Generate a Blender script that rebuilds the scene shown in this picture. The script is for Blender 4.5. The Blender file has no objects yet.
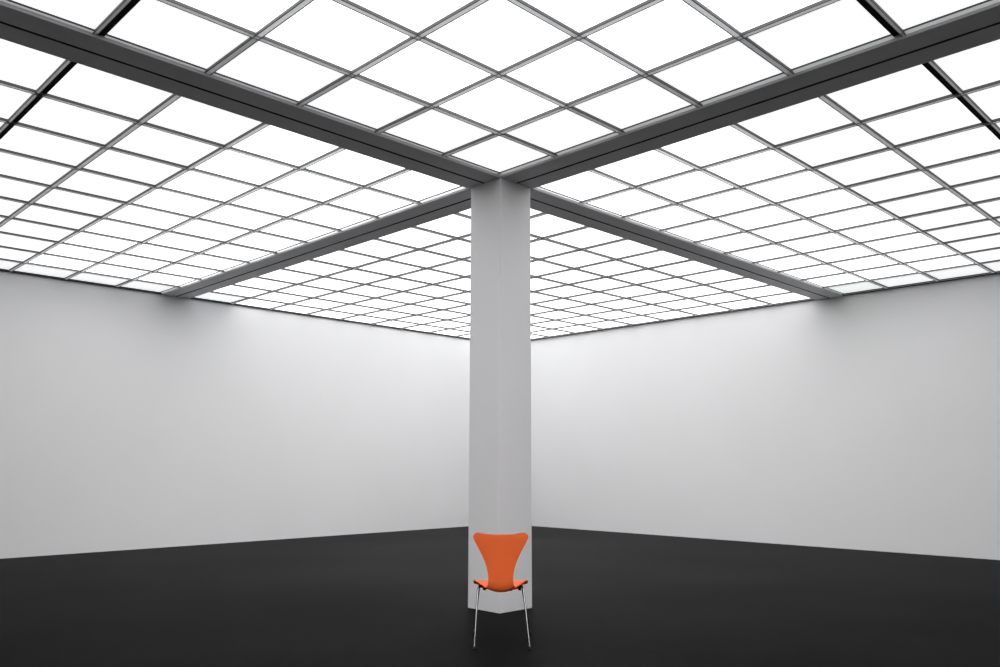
import bpy, bmesh, math
from mathutils import Vector, Matrix

C = bpy.context.scene
COL = C.collection

# ------------------------------------------------------------------ measures (metres)
S = 2.66                       # the room was measured in units of the camera-to-ceiling height
CAM_Z = 0.47103 * S
CEIL = CAM_Z + S               # underside of the glazing rails
PITCH = 0.26879 * S            # grid pitch
U0 = 1.9380 * S                # last rail on the near side of the beams (x)
V0 = 1.9525 * S                # the same in y
UF, VF = 2.0985 * S, 2.1128 * S     # first rail on the far side of the beams
PX, PY = 2.0139 * S, 2.0234 * S     # pillar centre
PSIDE = 0.1525 * S
WR, WL = 4.8037 * S, 4.7866 * S     # right wall x, left wall y
N = 10
FX, FY = U0 - N * PITCH, V0 - N * PITCH   # walls behind the viewer
RAILZ = CEIL - 0.013           # underside of the rails
GLASS = CEIL + 0.007           # underside of the glass

# ------------------------------------------------------------------ camera
cam = bpy.data.cameras.new('camera')
camo = bpy.data.objects.new('camera', cam)
COL.objects.link(camo)
C.camera = camo
cam.sensor_fit = 'HORIZONTAL'
cam.sensor_width = 36.0
cam.lens = 819.47 / 1000 * 36.0
cam.clip_start = 0.05
cam.clip_end = 100
A = math.pi / 4 + 0.00288
P = 0.1589
RO = 0.00179
fwd = Vector((math.cos(A), math.sin(A), 0)) * math.cos(P) + Vector((0, 0, math.sin(P)))
rt = Vector((math.sin(A), -math.cos(A), 0))
up = rt.cross(fwd)
r2 = rt * math.cos(RO) + up * math.sin(RO)
u2 = -rt * math.sin(RO) + up * math.cos(RO)
M = Matrix((r2, u2, -fwd)).transposed().to_4x4()
M.translation = Vector((0, 0, CAM_Z))
camo.matrix_world = M

# ------------------------------------------------------------------ world, exposure
w = bpy.data.worlds.new('world')
C.world = w
w.use_nodes = True
w.node_tree.nodes['Background'].inputs[0].default_value = (0, 0, 0, 1)
w.node_tree.nodes['Background'].inputs[1].default_value = 0
C.view_settings.view_transform = 'Standard'
C.view_settings.look = 'None'
C.view_settings.gamma = 1
C.view_settings.use_curve_mapping = False
C.view_settings.exposure = 0.0
LAMP = 2.06                     # light given off by the glass panes

# ------------------------------------------------------------------ materials
def mat(name, col, rough=0.5, metal=0.0, spec=0.5, noise=None, bump=None, emit=None):
    m = bpy.data.materials.new(name)
    m.use_nodes = True
    nt = m.node_tree
    b = nt.nodes['Principled BSDF']
    b.inputs['Base Color'].default_value = (*col, 1)
    b.inputs['Roughness'].default_value = rough
    b.inputs['Metallic'].default_value = metal
    b.inputs['Specular IOR Level'].default_value = spec
    if noise:
        sc, lo, hi, det = noise
        tc = nt.nodes.new('ShaderNodeTexCoord')
        n = nt.nodes.new('ShaderNodeTexNoise')
        n.inputs['Scale'].default_value = sc
        n.inputs['Detail'].default_value = det
        r = nt.nodes.new('ShaderNodeValToRGB')
        r.color_ramp.elements[0].position = 0.3
        r.color_ramp.elements[1].position = 0.7
        r.color_ramp.elements[0].color = (*[c * lo for c in col], 1)
        r.color_ramp.elements[1].color = (*[c * hi for c in col], 1)
        nt.links.new(tc.outputs['Object'], n.inputs['Vector'])
        nt.links.new(n.outputs['Fac'], r.inputs['Fac'])
        nt.links.new(r.outputs['Color'], b.inputs['Base Color'])
    if bump:
        sc, st, di = bump
        tc = nt.nodes.new('ShaderNodeTexCoord')
        n = nt.nodes.new('ShaderNodeTexNoise')
        n.inputs['Scale'].default_value = sc
        n.inputs['Detail'].default_value = 6
        bp = nt.nodes.new('ShaderNodeBump')
        bp.inputs['Strength'].default_value = st
        bp.inputs['Distance'].default_value = di
        nt.links.new(tc.outputs['Object'], n.inputs['Vector'])
        nt.links.new(n.outputs['Fac'], bp.inputs['Height'])
        nt.links.new(bp.outputs['Normal'], b.inputs['Normal'])
    if emit:
        b.inputs['Emission Color'].default_value = (*emit[0], 1)
        b.inputs['Emission Strength'].default_value = emit[1]
    return m

WALL = mat('wall_paint', (0.87, 0.87, 0.88), 0.9, spec=0.2, noise=(0.6, 0.985, 1.015, 3))
GREYWALL = mat('dimming_wall_grey', (0.20, 0.20, 0.203), 0.9, spec=0.2, noise=(0.6, 0.95, 1.05, 3))  # unseen walls, greyed to darken the outer ends of the white walls
PILLAR = mat('pillar_paint', (0.74, 0.74, 0.755), 0.8, spec=0.2, noise=(0.8, 0.99, 1.01, 3))
BEAM = mat('beam_paint', (0.50, 0.50, 0.51), 0.5, spec=0.4, noise=(3, 0.97, 1.03, 3))
GROOVE = mat('groove_black', (0.018, 0.018, 0.018), 0.9, spec=0.1)
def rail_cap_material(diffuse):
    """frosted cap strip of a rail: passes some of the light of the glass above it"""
    m = bpy.data.materials.new('glowing_rail_cap')
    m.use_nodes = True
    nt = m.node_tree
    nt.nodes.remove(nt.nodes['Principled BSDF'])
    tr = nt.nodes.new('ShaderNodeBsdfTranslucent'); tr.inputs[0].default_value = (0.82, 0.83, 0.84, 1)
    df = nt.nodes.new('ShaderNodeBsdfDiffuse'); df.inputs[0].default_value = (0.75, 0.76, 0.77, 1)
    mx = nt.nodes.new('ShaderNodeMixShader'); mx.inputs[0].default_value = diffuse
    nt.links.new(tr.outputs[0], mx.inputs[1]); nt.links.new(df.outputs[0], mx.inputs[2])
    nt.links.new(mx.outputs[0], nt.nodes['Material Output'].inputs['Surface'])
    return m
RAIL = {'front': rail_cap_material(0.58), 'side': rail_cap_material(0.42), 'rear': rail_cap_material(0.78)}  # added translucent caps; glow of the undersides set bay by bay
SEAL = mat('rail_seal', (0.14, 0.14, 0.142), 0.6, spec=0.3)
SLAB = mat('plenum_grey', (0.10, 0.10, 0.10), 0.9, spec=0.1)
GAP = mat('shadow_gap', (0.06, 0.06, 0.06), 0.9, spec=0.1)

def floor_material():
    m = bpy.data.materials.new('dark_sealed_floor')
    m.use_nodes = True
    nt = m.node_tree
    nt.nodes.remove(nt.nodes['Principled BSDF'])
    b = nt.nodes.new('ShaderNodeBsdfDiffuse')
    gl = nt.nodes.new('ShaderNodeBsdfGlossy'); gl.inputs['Color'].default_value = (0.2, 0.2, 0.203, 1)
    fr = nt.nodes.new('ShaderNodeFresnel'); fr.inputs['IOR'].default_value = 1.05
    ms = nt.nodes.new('ShaderNodeMixShader')
    tc = nt.nodes.new('ShaderNodeTexCoord')
    n1 = nt.nodes.new('ShaderNodeTexNoise'); n1.inputs['Scale'].default_value = 0.55; n1.inputs['Detail'].default_value = 6
    n2 = nt.nodes.new('ShaderNodeTexNoise'); n2.inputs['Scale'].default_value = 9; n2.inputs['Detail'].default_value = 8
    mx = nt.nodes.new('ShaderNodeMix'); mx.data_type = 'FLOAT'; mx.inputs['Factor'].default_value = 0.35
    r = nt.nodes.new('ShaderNodeValToRGB')
    r.color_ramp.elements[0].position = 0.3
    r.color_ramp.elements[1].position = 0.72
    r.color_ramp.elements[0].color = (0.0030, 0.0030, 0.0032, 1)
    r.color_ramp.elements[1].color = (0.0085, 0.0085, 0.0088, 1)
    rr = nt.nodes.new('ShaderNodeMapRange')
    rr.inputs['To Min'].default_value = 0.28
    rr.inputs['To Max'].default_value = 0.42
    bp = nt.nodes.new('ShaderNodeBump'); bp.inputs['Strength'].default_value = 0.15; bp.inputs['Distance'].default_value = 0.004
    L = nt.links.new
    L(tc.outputs['Object'], n1.inputs['Vector']); L(tc.outputs['Object'], n2.inputs['Vector'])
    L(n1.outputs['Fac'], mx.inputs[2]); L(n2.outputs['Fac'], mx.inputs[3])
    L(mx.outputs[0], r.inputs['Fac']); L(r.outputs['Color'], b.inputs['Color'])
    L(fr.outputs[0], ms.inputs[0]); L(b.outputs[0], ms.inputs[1]); L(gl.outputs[0], ms.inputs[2])
    L(ms.outputs[0], nt.nodes['Material Output'].inputs['Surface'])
    L(n1.outputs['Fac'], rr.inputs['Value']); L(rr.outputs['Result'], gl.inputs['Roughness'])
    L(n2.outputs['Fac'], bp.inputs['Height']); L(bp.outputs['Normal'], b.inputs['Normal'])
    return m
FLOOR = floor_material()

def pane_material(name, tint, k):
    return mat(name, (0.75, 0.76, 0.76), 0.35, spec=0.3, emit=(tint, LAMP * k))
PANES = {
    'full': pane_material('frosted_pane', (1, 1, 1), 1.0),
    'beam_shade': pane_material('frosted_pane_beam_shade', (1, 1, 1), 0.47),  # panes beside the beams: beam shade put into a dimmer glow
    'near': pane_material('frosted_pane_boosted', (1, 1, 1), 2.95),  # unseen panes, boosted to brighten the chair's back
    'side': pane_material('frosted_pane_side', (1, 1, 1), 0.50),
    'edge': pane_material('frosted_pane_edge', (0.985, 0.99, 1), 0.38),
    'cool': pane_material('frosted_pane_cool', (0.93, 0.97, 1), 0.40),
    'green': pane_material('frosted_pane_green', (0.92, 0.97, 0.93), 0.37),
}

# ------------------------------------------------------------------ helpers
def link(name, bm, mats, parent=None, smooth=False):
    me = bpy.data.meshes.new(name)
    bmesh.ops.recalc_face_normals(bm, faces=bm.faces)
    bm.to_mesh(me)
    bm.free()
    for m in (mats if isinstance(mats, (list, tuple)) else [mats]):
        me.materials.append(m)
    if smooth:
        for p in me.polygons:
            p.use_smooth = True
    o = bpy.data.objects.new(name, me)
    COL.objects.link(o)
    if parent:
        o.parent = parent
    return o

def tag(o, label, cat, group=None, kind=None):
    o['label'] = label
    o['category'] = cat
    if group:
        o['group'] = group
    if kind:
        o['kind'] = kind
    return o

def thing(name, label, cat, loc=(0, 0, 0), rz=0.0, group=None, kind=None):
    o = bpy.data.objects.new(name, None)
    o.location = loc
    o.rotation_euler = (0, 0, rz)
    COL.objects.link(o)
    return tag(o, label, cat, group, kind)

def box(bm, x0, x1, y0, y1, z0, z1, mi=0):
    v = [bm.verts.new(p) for p in ((x0, y0, z0), (x1, y0, z0), (x1, y1, z0), (x0, y1, z0),
                                   (x0, y0, z1), (x1, y0, z1), (x1, y1, z1), (x0, y1, z1))]
    for f in ((0, 3, 2, 1), (4, 5, 6, 7), (0, 1, 5, 4), (1, 2, 6, 5), (2, 3, 7, 6), (3, 0, 4, 7)):
        fc = bm.faces.new([v[i] for i in f])
        fc.material_index = mi

def boxes(name, lst, mats, parent=None):
    bm = bmesh.new()
    for b in lst:
        box(bm, *b)
    return link(name, bm, mats, parent)

def tube(bm, pts, r, n=12, r_end=None):
    """round tube along a polyline with rotation-minimising frames"""
    pts = [Vector(p) for p in pts]
    t0 = (pts[1] - pts[0]).normalized()
    ref = Vector((0, 0, 1)) if abs(t0.z) < 0.9 else Vector((1, 0, 0))
    nrm = t0.cross(ref).normalized()
    rings = []
    for i, p in enumerate(pts):
        if i == 0:
            t = t0
        elif i == len(pts) - 1:
            t = (pts[i] - pts[i - 1]).normalized()
        else:
            t = ((pts[i + 1] - p).normalized() + (p - pts[i - 1]).normalized()).normalized()
        nrm = (nrm - t * nrm.dot(t)).normalized()
        b = t.cross(nrm)
        rad = r if r_end is None else r + (r_end - r) * i / (len(pts) - 1)
        rings.append([bm.verts.new(p + (nrm * math.cos(a) + b * math.sin(a)) * rad)
                      for a in (2 * math.pi * k / n for k in range(n))])
    for a, b in zip(rings, rings[1:]):
        for k in range(n):
            bm.faces.new((a[k], a[(k + 1) % n], b[(k + 1) % n], b[k]))
    bm.faces.new(list(reversed(rings[0])))
    bm.faces.new(rings[-1])

def smooth_path(pts, it=3):
    """Chaikin corner cutting, ends kept"""
    pts = [Vector(p) for p in pts]
    for _ in range(it):
        q = [pts[0]]
        for a, b in zip(pts, pts[1:]):
            q += [a.lerp(b, 0.25), a.lerp(b, 0.75)]
        q.append(pts[-1])
        pts = q
    return pts

# ------------------------------------------------------------------ room shell
T = 0.2
TOPZ = CEIL + 0.45
fl = boxes('floor', [(FX - T, WR + T, FY - T, WL + T, -0.1, 0)], FLOOR)
tag(fl, 'dark charcoal sealed floor with faint worn patches', 'floor', kind='structure')
o = boxes('wall_left', [(FX - T, WR + T, WL, WL + T, 0, TOPZ)], WALL)
tag(o, 'plain white wall behind the left of the pillar', 'wall', kind='structure')
o = boxes('wall_right', [(WR, WR + T, FY - T, WL, 0, TOPZ)], WALL)
tag(o, 'plain white wall behind the right of the pillar', 'wall', kind='structure')
o = boxes('wall_front', [(FX - T, FX, FY - T, WL, 0, TOPZ)], GREYWALL)
tag(o, 'grey wall behind the viewer, meeting the left wall', 'wall', kind='structure')
o = boxes('wall_back', [(FX, WR, FY - T, FY, 0, TOPZ)], GREYWALL)
tag(o, 'grey wall behind the viewer, meeting the right wall', 'wall', kind='structure')
o = boxes('ceiling', [(FX - T, WR + T, FY - T, WL + T, TOPZ, TOPZ + 0.1)], SLAB)
tag(o, 'grey slab above the luminous glass grid', 'ceiling', kind='structure')

# dark strips painted as a shadow gap where the glazing meets the two white walls
o = boxes('trim_1', [(FX, WR, WL - 0.035, WL, CEIL - 0.02, CEIL + 0.03)], GAP)
tag(o, 'thin dark shadow-line strip along the top of the left wall', 'trim', kind='structure')
o = boxes('trim_2', [(WR - 0.035, WR, FY, WL - 0.035, CEIL - 0.02, CEIL + 0.03)], GAP)
tag(o, 'thin dark shadow-line strip along the top of the right wall', 'trim', kind='structure')

# ------------------------------------------------------------------ pillar
def make_pillar():
    h = PSIDE / 2
    bm = bmesh.new()
    q = 0.015                  # stands a little proud of the beams' axes
    box(bm, PX - h - q, PX + h - q, PY - h - q, PY + h - q, 0, CEIL - 0.027)
    es = [e for e in bm.edges if abs(e.verts[0].co.z - e.verts[1].co.z) > 1]
    bmesh.ops.bevel(bm, geom=es, offset=0.006, segments=2, profile=0.5, affect='EDGES')
    o = link('pillar', bm, PILLAR)
    tag(o, 'square pale grey pillar standing behind the orange chair', 'pillar', kind='structure')
make_pillar()

# ------------------------------------------------------------------ beams: two boards side by side with a groove between
BW = 0.164 / 2 * S             # half width
DROP = 0.027
def make_beam(d, length, label):
    """d = unit direction from the pillar; mitred point at the pillar's axis"""
    g = 0.013
    zt, zb = CEIL + 0.06, CEIL - DROP
    prof = [(-BW, zt), (-BW, zb), (-g, zb), (-g, zb + 0.02), (g, zb + 0.02), (g, zb), (BW, zb), (BW, zt)]
    c = Vector((PX, PY, 0))
    d = Vector((*d, 0))
    s = Vector((-d.y, d.x, 0))
    bm = bmesh.new()
    a = [bm.verts.new(c + d * abs(p) + s * p + Vector((0, 0, z))) for p, z in prof]
    b = [bm.verts.new(c + d * length + s * p + Vector((0, 0, z))) for p, z in prof]
    n = len(prof)
    for i in range(n):
        j = (i + 1) % n
        f = bm.faces.new((a[i], a[j], b[j], b[i]))
        f.material_index = 1 if i in (2, 3, 4) else 0
    bm.faces.new(list(reversed(b)))
    bm.faces.new(a)
    o = link('beam', bm, [BEAM, GROOVE])
    tag(o, label, 'ceiling beam', 'ceiling beams meeting at the pillar', 'structure')
make_beam((1, 0), WR - PX, 'dark grey ceiling beam from the pillar back to the right wall')
make_beam((0, 1), WL - PY, 'dark grey ceiling beam from the pillar back to the left wall')
make_beam((-1, 0), PX - FX, 'dark grey ceiling beam from the pillar forward to the upper left edge')
make_beam((0, -1), PY - FY, 'dark grey ceiling beam from the pillar forward to the upper right edge')

# ------------------------------------------------------------------ glazing rails
HW, LIP = 0.023, 0.0075       # half width of a rail, width of the dark lips along its underside
def rail_boxes(c, kind):
    """boxes of a rail's section about its centre line: (s0, s1, z0, z1, material); the cap is a thin strip between two dark webs"""
    z0, z1 = RAILZ, GLASS
    if kind == 'joint':        # open black joint beside a narrow rail
        return [(c - 0.034, c - 0.030, z0, z1, 1), (c - 0.012, c - 0.008, z0, z1, 1), (c - 0.030, c - 0.012, z0 + 0.001, None, 0),
                (c - 0.008, c + 0.034, z0 + 0.010, z1, 2)]
    if kind == 'edge':         # sloped strip between the glass and the flank of a beam
        return [(c - 0.046, c - 0.032, z1 - 0.006, z1, 1), (c - 0.032, c + 0.001, (z1 - 0.005, z0 + 0.004), None, 0)]
    lip = LIP if kind == 'plain' else LIP * 1.5
    h = HW if kind == 'plain' else HW * 1.15
    return [(c - h, c - h + lip, z0, z1, 1), (c + h - lip, c + h, z0, z1, 1), (c - h + lip, c + h - lip, z0 + 0.001, None, 0)]

def rail(name, axis, c, a0, a1, kind, parent, cap, stops=()):
    """stops: where crossing rails interrupt the cap"""
    bm = bmesh.new()
    for s0, s1, z0, z1, mi in rail_boxes(c, kind):
        if z1 is None:
            za, zb = z0 if isinstance(z0, tuple) else (z0, z0)
            cuts = [a0] + [v for t in sorted(stops) for v in (t - HW + LIP, t + HW - LIP)] + [a1]
            for b0, b1 in zip(cuts[::2], cuts[1::2]):
                if b1 - b0 < 0.05:
                    continue
                q = ((b0, s0, za), (b1, s0, za), (b1, s1, zb), (b0, s1, zb)) if axis == 'x' else ((s0, b0, za), (s1, b0, zb), (s1, b1, zb), (s0, b1, za))
                f = bm.faces.new([bm.verts.new(p) for p in q])
                f.material_index = 0
        elif axis == 'x':
            box(bm, a0, a1, s0, s1, z0, z1, mi)
        else:
            box(bm, s0, s1, a0, a1, z0, z1, mi)
    return link(name, bm, [RAIL[cap], SEAL, GROOVE], parent)

ORD = ['zeroth', 'first', 'second', 'third', 'fourth', 'fifth', 'sixth', 'seventh', 'eighth', 'ninth', 'tenth']
near_x = [U0 - k * PITCH for k in range(N + 1)]          # from the beam towards the viewer
far_x = [UF + k * PITCH for k in range(N + 1)]           # from the beam towards the right wall
near_y = [V0 - k * PITCH for k in range(N + 1)]
far_y = [VF + k * PITCH for k in range(N + 1)]

def grid(label, xs, ys, jx, jy, cap):
    xs, ys = list(xs), list(ys)
    for q in (xs, ys):         # the first rail lies against the beam's flank
        q[0] += -0.018 if q[1] > q[0] else -0.0165
    g = thing('ceiling_grid', label, 'ceiling grid', group='glazing grids of the four ceiling bays')
    xa, xb, ya, yb = min(xs), max(xs), min(ys), max(ys)
    for k, x in enumerate(xs):
        rail('rail', 'y', x, ya, yb, jx if k == 5 else 'edge' if k == 0 and xs[1] < xs[0] else 'plain', g, cap)
    for k, y in enumerate(ys):
        rail('cross_rail', 'x', y, xa, xb, jy if k == 5 else 'edge' if k == 0 and ys[1] < ys[0] else 'plain', g, cap, xs)
grid('aluminium glazing grid of the front ceiling bay, nearest the viewer', near_x, near_y, 'joint', 'joint', 'front')
grid('aluminium glazing grid of the left ceiling bay', near_x, far_y, 'joint', 'module', 'side')
grid('aluminium glazing grid of the right ceiling bay', far_x, near_y, 'module', 'joint', 'side')
grid('aluminium glazing grid of the rear ceiling bay, behind the pillar', far_x, far_y, 'module', 'module', 'rear')

# ------------------------------------------------------------------ glass panes (each its own thing)
pane_mesh = {}
def pane_proto(key):
    if key not in pane_mesh:
        bm = bmesh.new()
        h = PITCH / 2 - 0.004
        box(bm, -h, h, -h, h, 0, 0.012)
        bmesh.ops.recalc_face_normals(bm, faces=bm.faces)
        me = bpy.data.meshes.new('light_panel')
        bm.to_mesh(me); bm.free()
        me.materials.append(PANES[key])
        pane_mesh[key] = me
    return pane_mesh[key]

def on_picture(x, y, z, m):
    d = Vector((x, y, z)) - Vector((0, 0, CAM_Z))
    dep = d.dot(fwd)
    if dep < 0.1:
        return False
    px = 500 + 819.47 * d.dot(r2) / dep
    py = 333.5 - 819.47 * d.dot(u2) / dep
    return -m < px < 1000 + m and -m < py < 667

def panes(bay, xs, ys, words, key):
    for i in range(N):
        for j in range(N):
            x, y = (xs[i] + xs[i + 1]) / 2, (ys[j] + ys[j + 1]) / 2
            h = PITCH / 2
            k = i if bay == 'left' else j if bay == 'right' else 0
            if k >= 8:         # beyond the edge of the photograph: left out
                continue
            o = bpy.data.objects.new('light_panel', pane_proto(key(i, j)))
            o.location = (x, y, GLASS)
            COL.objects.link(o)
            tag(o, words(i + 1, j + 1), 'ceiling light panel', 'glowing panes of the %s ceiling bay' % bay)

panes('front', near_x, near_y,
      lambda i, j: 'glowing white ceiling pane, front bay, %s from right beam, %s from left beam' % (ORD[i], ORD[j]),
      lambda i, j: 'beam_shade' if i == 0 or j == 0 else 'near' if i > 2 and j > 2 else 'full')
panes('left', near_x, far_y,
      lambda i, j: 'glowing white ceiling pane, left bay, %s from rear beam, %s from front beam' % (ORD[i], ORD[j]),
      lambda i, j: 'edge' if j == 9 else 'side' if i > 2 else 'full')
panes('right', far_x, near_y,
      lambda i, j: 'glowing white ceiling pane, right bay, %s from front beam, %s from rear beam' % (ORD[i], ORD[j]),
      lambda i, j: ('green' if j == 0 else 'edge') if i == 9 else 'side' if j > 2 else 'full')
panes('rear', far_x, far_y,
      lambda i, j: 'glowing white ceiling pane, rear bay, %s from left beam, %s from right beam' % (ORD[i], ORD[j]),
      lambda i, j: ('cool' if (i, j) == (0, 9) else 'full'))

# ------------------------------------------------------------------ chair
ORANGE = mat('orange_lacquer', (0.92, 0.158, 0.042), 0.5, spec=0.12, noise=(6, 0.985, 1.015, 2))
CHROME = mat('chrome', (0.24, 0.24, 0.245), 0.14, metal=1.0)
RUBBER = mat('black_rubber', (0.012, 0.012, 0.012), 0.6, spec=0.3)
STEEL = mat('dark_bracket', (0.05, 0.05, 0.052), 0.4, spec=0.5)

def catmull(pts, t):
    n = len(pts) - 1
    i = min(int(t), n - 1)
    f = t - i
    p = [pts[max(0, min(n, i + k))] for k in (-1, 0, 1, 2)]
    return tuple(0.5 * (2 * b + (c - a) * f + (2 * a - 5 * b + 4 * c - d) * f * f + (3 * b - a - 3 * c + d) * f ** 3)
                 for a, b, c, d in zip(*p))

# stations from the front edge of the seat to the top of the back:
# y (forward), z, half width, sideways lift (how far the edges curl up / forward)
ST = [
    (0.225, 0.384, 0.060, 0.000),
    (0.222, 0.387, 0.105, 0.001),
    (0.205, 0.393, 0.146, 0.002),
    (0.150, 0.395, 0.174, 0.004),
    (0.080, 0.390, 0.187, 0.009),
    (0.000, 0.384, 0.191, 0.024),
    (-0.070, 0.380, 0.192, 0.052),
    (-0.120, 0.378, 0.187, 0.071),
    (-0.158, 0.373, 0.170, 0.071),
    (-0.184, 0.376, 0.139, 0.050),
    (-0.202, 0.389, 0.110, 0.026),
    (-0.214, 0.414, 0.094, 0.013),
    (-0.222, 0.446, 0.087, 0.008),
    (-0.229, 0.498, 0.089, 0.009),
    (-0.238, 0.563, 0.104, 0.012),
    (-0.248, 0.627, 0.131, 0.016),
    (-0.257, 0.684, 0.161, 0.020),
    (-0.263, 0.721, 0.181, 0.023),
    (-0.267, 0.746, 0.191, 0.025),
    (-0.269, 0.763, 0.190, 0.025),
    (-0.270, 0.773, 0.182, 0.023),
    (-0.271, 0.777, 0.166, 0.020),
]
def make_chair():
    root = thing('chair', 'orange moulded plywood chair with chrome legs facing the pillar', 'chair')
    nu, nv = 20, 84
    bm = bmesh.new()
    rows = []
    for a in range(nv + 1):
        t = a / nv * (len(ST) - 1)
        y, z, wd, lift = catmull(ST, t)
        y2, z2, _, _ = catmull(ST, min(t + 0.02, len(ST) - 1)); y1, z1, _, _ = catmull(ST, max(t - 0.02, 0))
        tn = Vector((0, y2 - y1, z2 - z1)).normalized()
        nr = Vector((0, tn.z, -tn.y))            # towards the sitter: up over the seat, forward on the back
        if nr.z < -0.01 or (abs(nr.z) <= 0.01 and nr.y < 0):
            nr = -nr
        dip = 0.005 * max(0.0, min(1.0, (z - 0.69) / 0.08)) # the top edge sags a little between its corners
        row = []
        for b in range(nu + 1):
            s = b / nu * 2 - 1
            s = math.copysign(abs(s) ** 0.85, s)
            p = Vector((s * wd - 0.010, y, z)) + nr * lift * abs(s) ** 2.0
            p.z -= dip * (1 - abs(s) ** 2) * 0.9
            row.append(bm.verts.new(p))
        rows.append(row)
    for ra, rb in zip(rows, rows[1:]):
        for b in range(nu):
            bm.faces.new((ra[b], ra[b + 1], rb[b + 1], rb[b]))
    sh = link('shell', bm, ORANGE, root, smooth=True)
    sh['label'] = 'orange seat and back in one waisted moulded sheet'
    so = sh.modifiers.new('thickness', 'SOLIDIFY'); so.thickness = 0.010; so.offset = 0
    bv = sh.modifiers.new('edge', 'BEVEL'); bv.width = 0.003; bv.segments = 2; bv.limit_method = 'ANGLE'; bv.angle_limit = 1.0

    # central mounting plate and rubber spacers under the seat
    bm = bmesh.new()
    box(bm, -0.075, 0.075, -0.085, 0.085, 0.364, 0.3735)
    bmesh.ops.bevel(bm, geom=list(bm.edges), offset=0.004, segments=2, profile=0.5, affect='EDGES')
    link('mounting_plate', bm, STEEL, root)
    for sx in (-1, 1):
        for sy in (-1, 1):
            # legs run under the seat from the plate, bend at the edge and splay to the floor
            yt, yf = (0.125, 0.245) if sy > 0 else (-0.105, -0.240)
            xt, xf = (0.158, 0.209) if sy > 0 else (0.160, 0.191)
            zt = 0.402 if sy < 0 else 0.384
            pts = [(sx * 0.02, sy * 0.02, 0.368), (sx * 0.10, sy * 0.065, 0.378 if sy < 0 else 0.370), (sx * (xt - 0.004) - 0.010, yt - sy * 0.006, zt),
                   (sx * (xt + 0.003) - 0.010, yt + sy * 0.008, zt - 0.033), (sx * xf, yf, 0.012)]
            bm = bmesh.new()
            tube(bm, smooth_path(pts, 3), 0.0072, 14)
            leg = link('leg', bm, CHROME, root, smooth=True)
            d = (Vector((sx * xf, yf, 0.0)) - Vector((sx * xt, yt, 0.37))).normalized()
            e = Vector((sx * xf, yf, 0.0))
            bm = bmesh.new()
            tube(bm, [e - d * 0.042, e - d * 0.022, e - d * 0.003, e], 0.0110, 14)
            for v in bm.verts:
                v.co.z = max(v.co.z, 0.0005)
            link('foot', bm, RUBBER, leg, smooth=True)
            bm = bmesh.new()
            p = Vector((sx * 0.125, sy * 0.082, 0.370))
            tube(bm, [p, p + Vector((0, 0, 0.010)), p + Vector((0, 0, 0.021 if sy < 0 else 0.027))], 0.011, 12)
            link('spacer', bm, RUBBER, root, smooth=True)
    D = 2.311 * S             # distance of the middle of the feet along the view axis
    # straight ahead of the viewer, back turned to the camera
    p = Vector((math.cos(A), math.sin(A), 0)) * D + Vector((math.sin(A), -math.cos(A), 0)) * 0.018
    root.location = p
    root.rotation_euler = (0, 0, A - math.pi / 2)
    return root
make_chair()
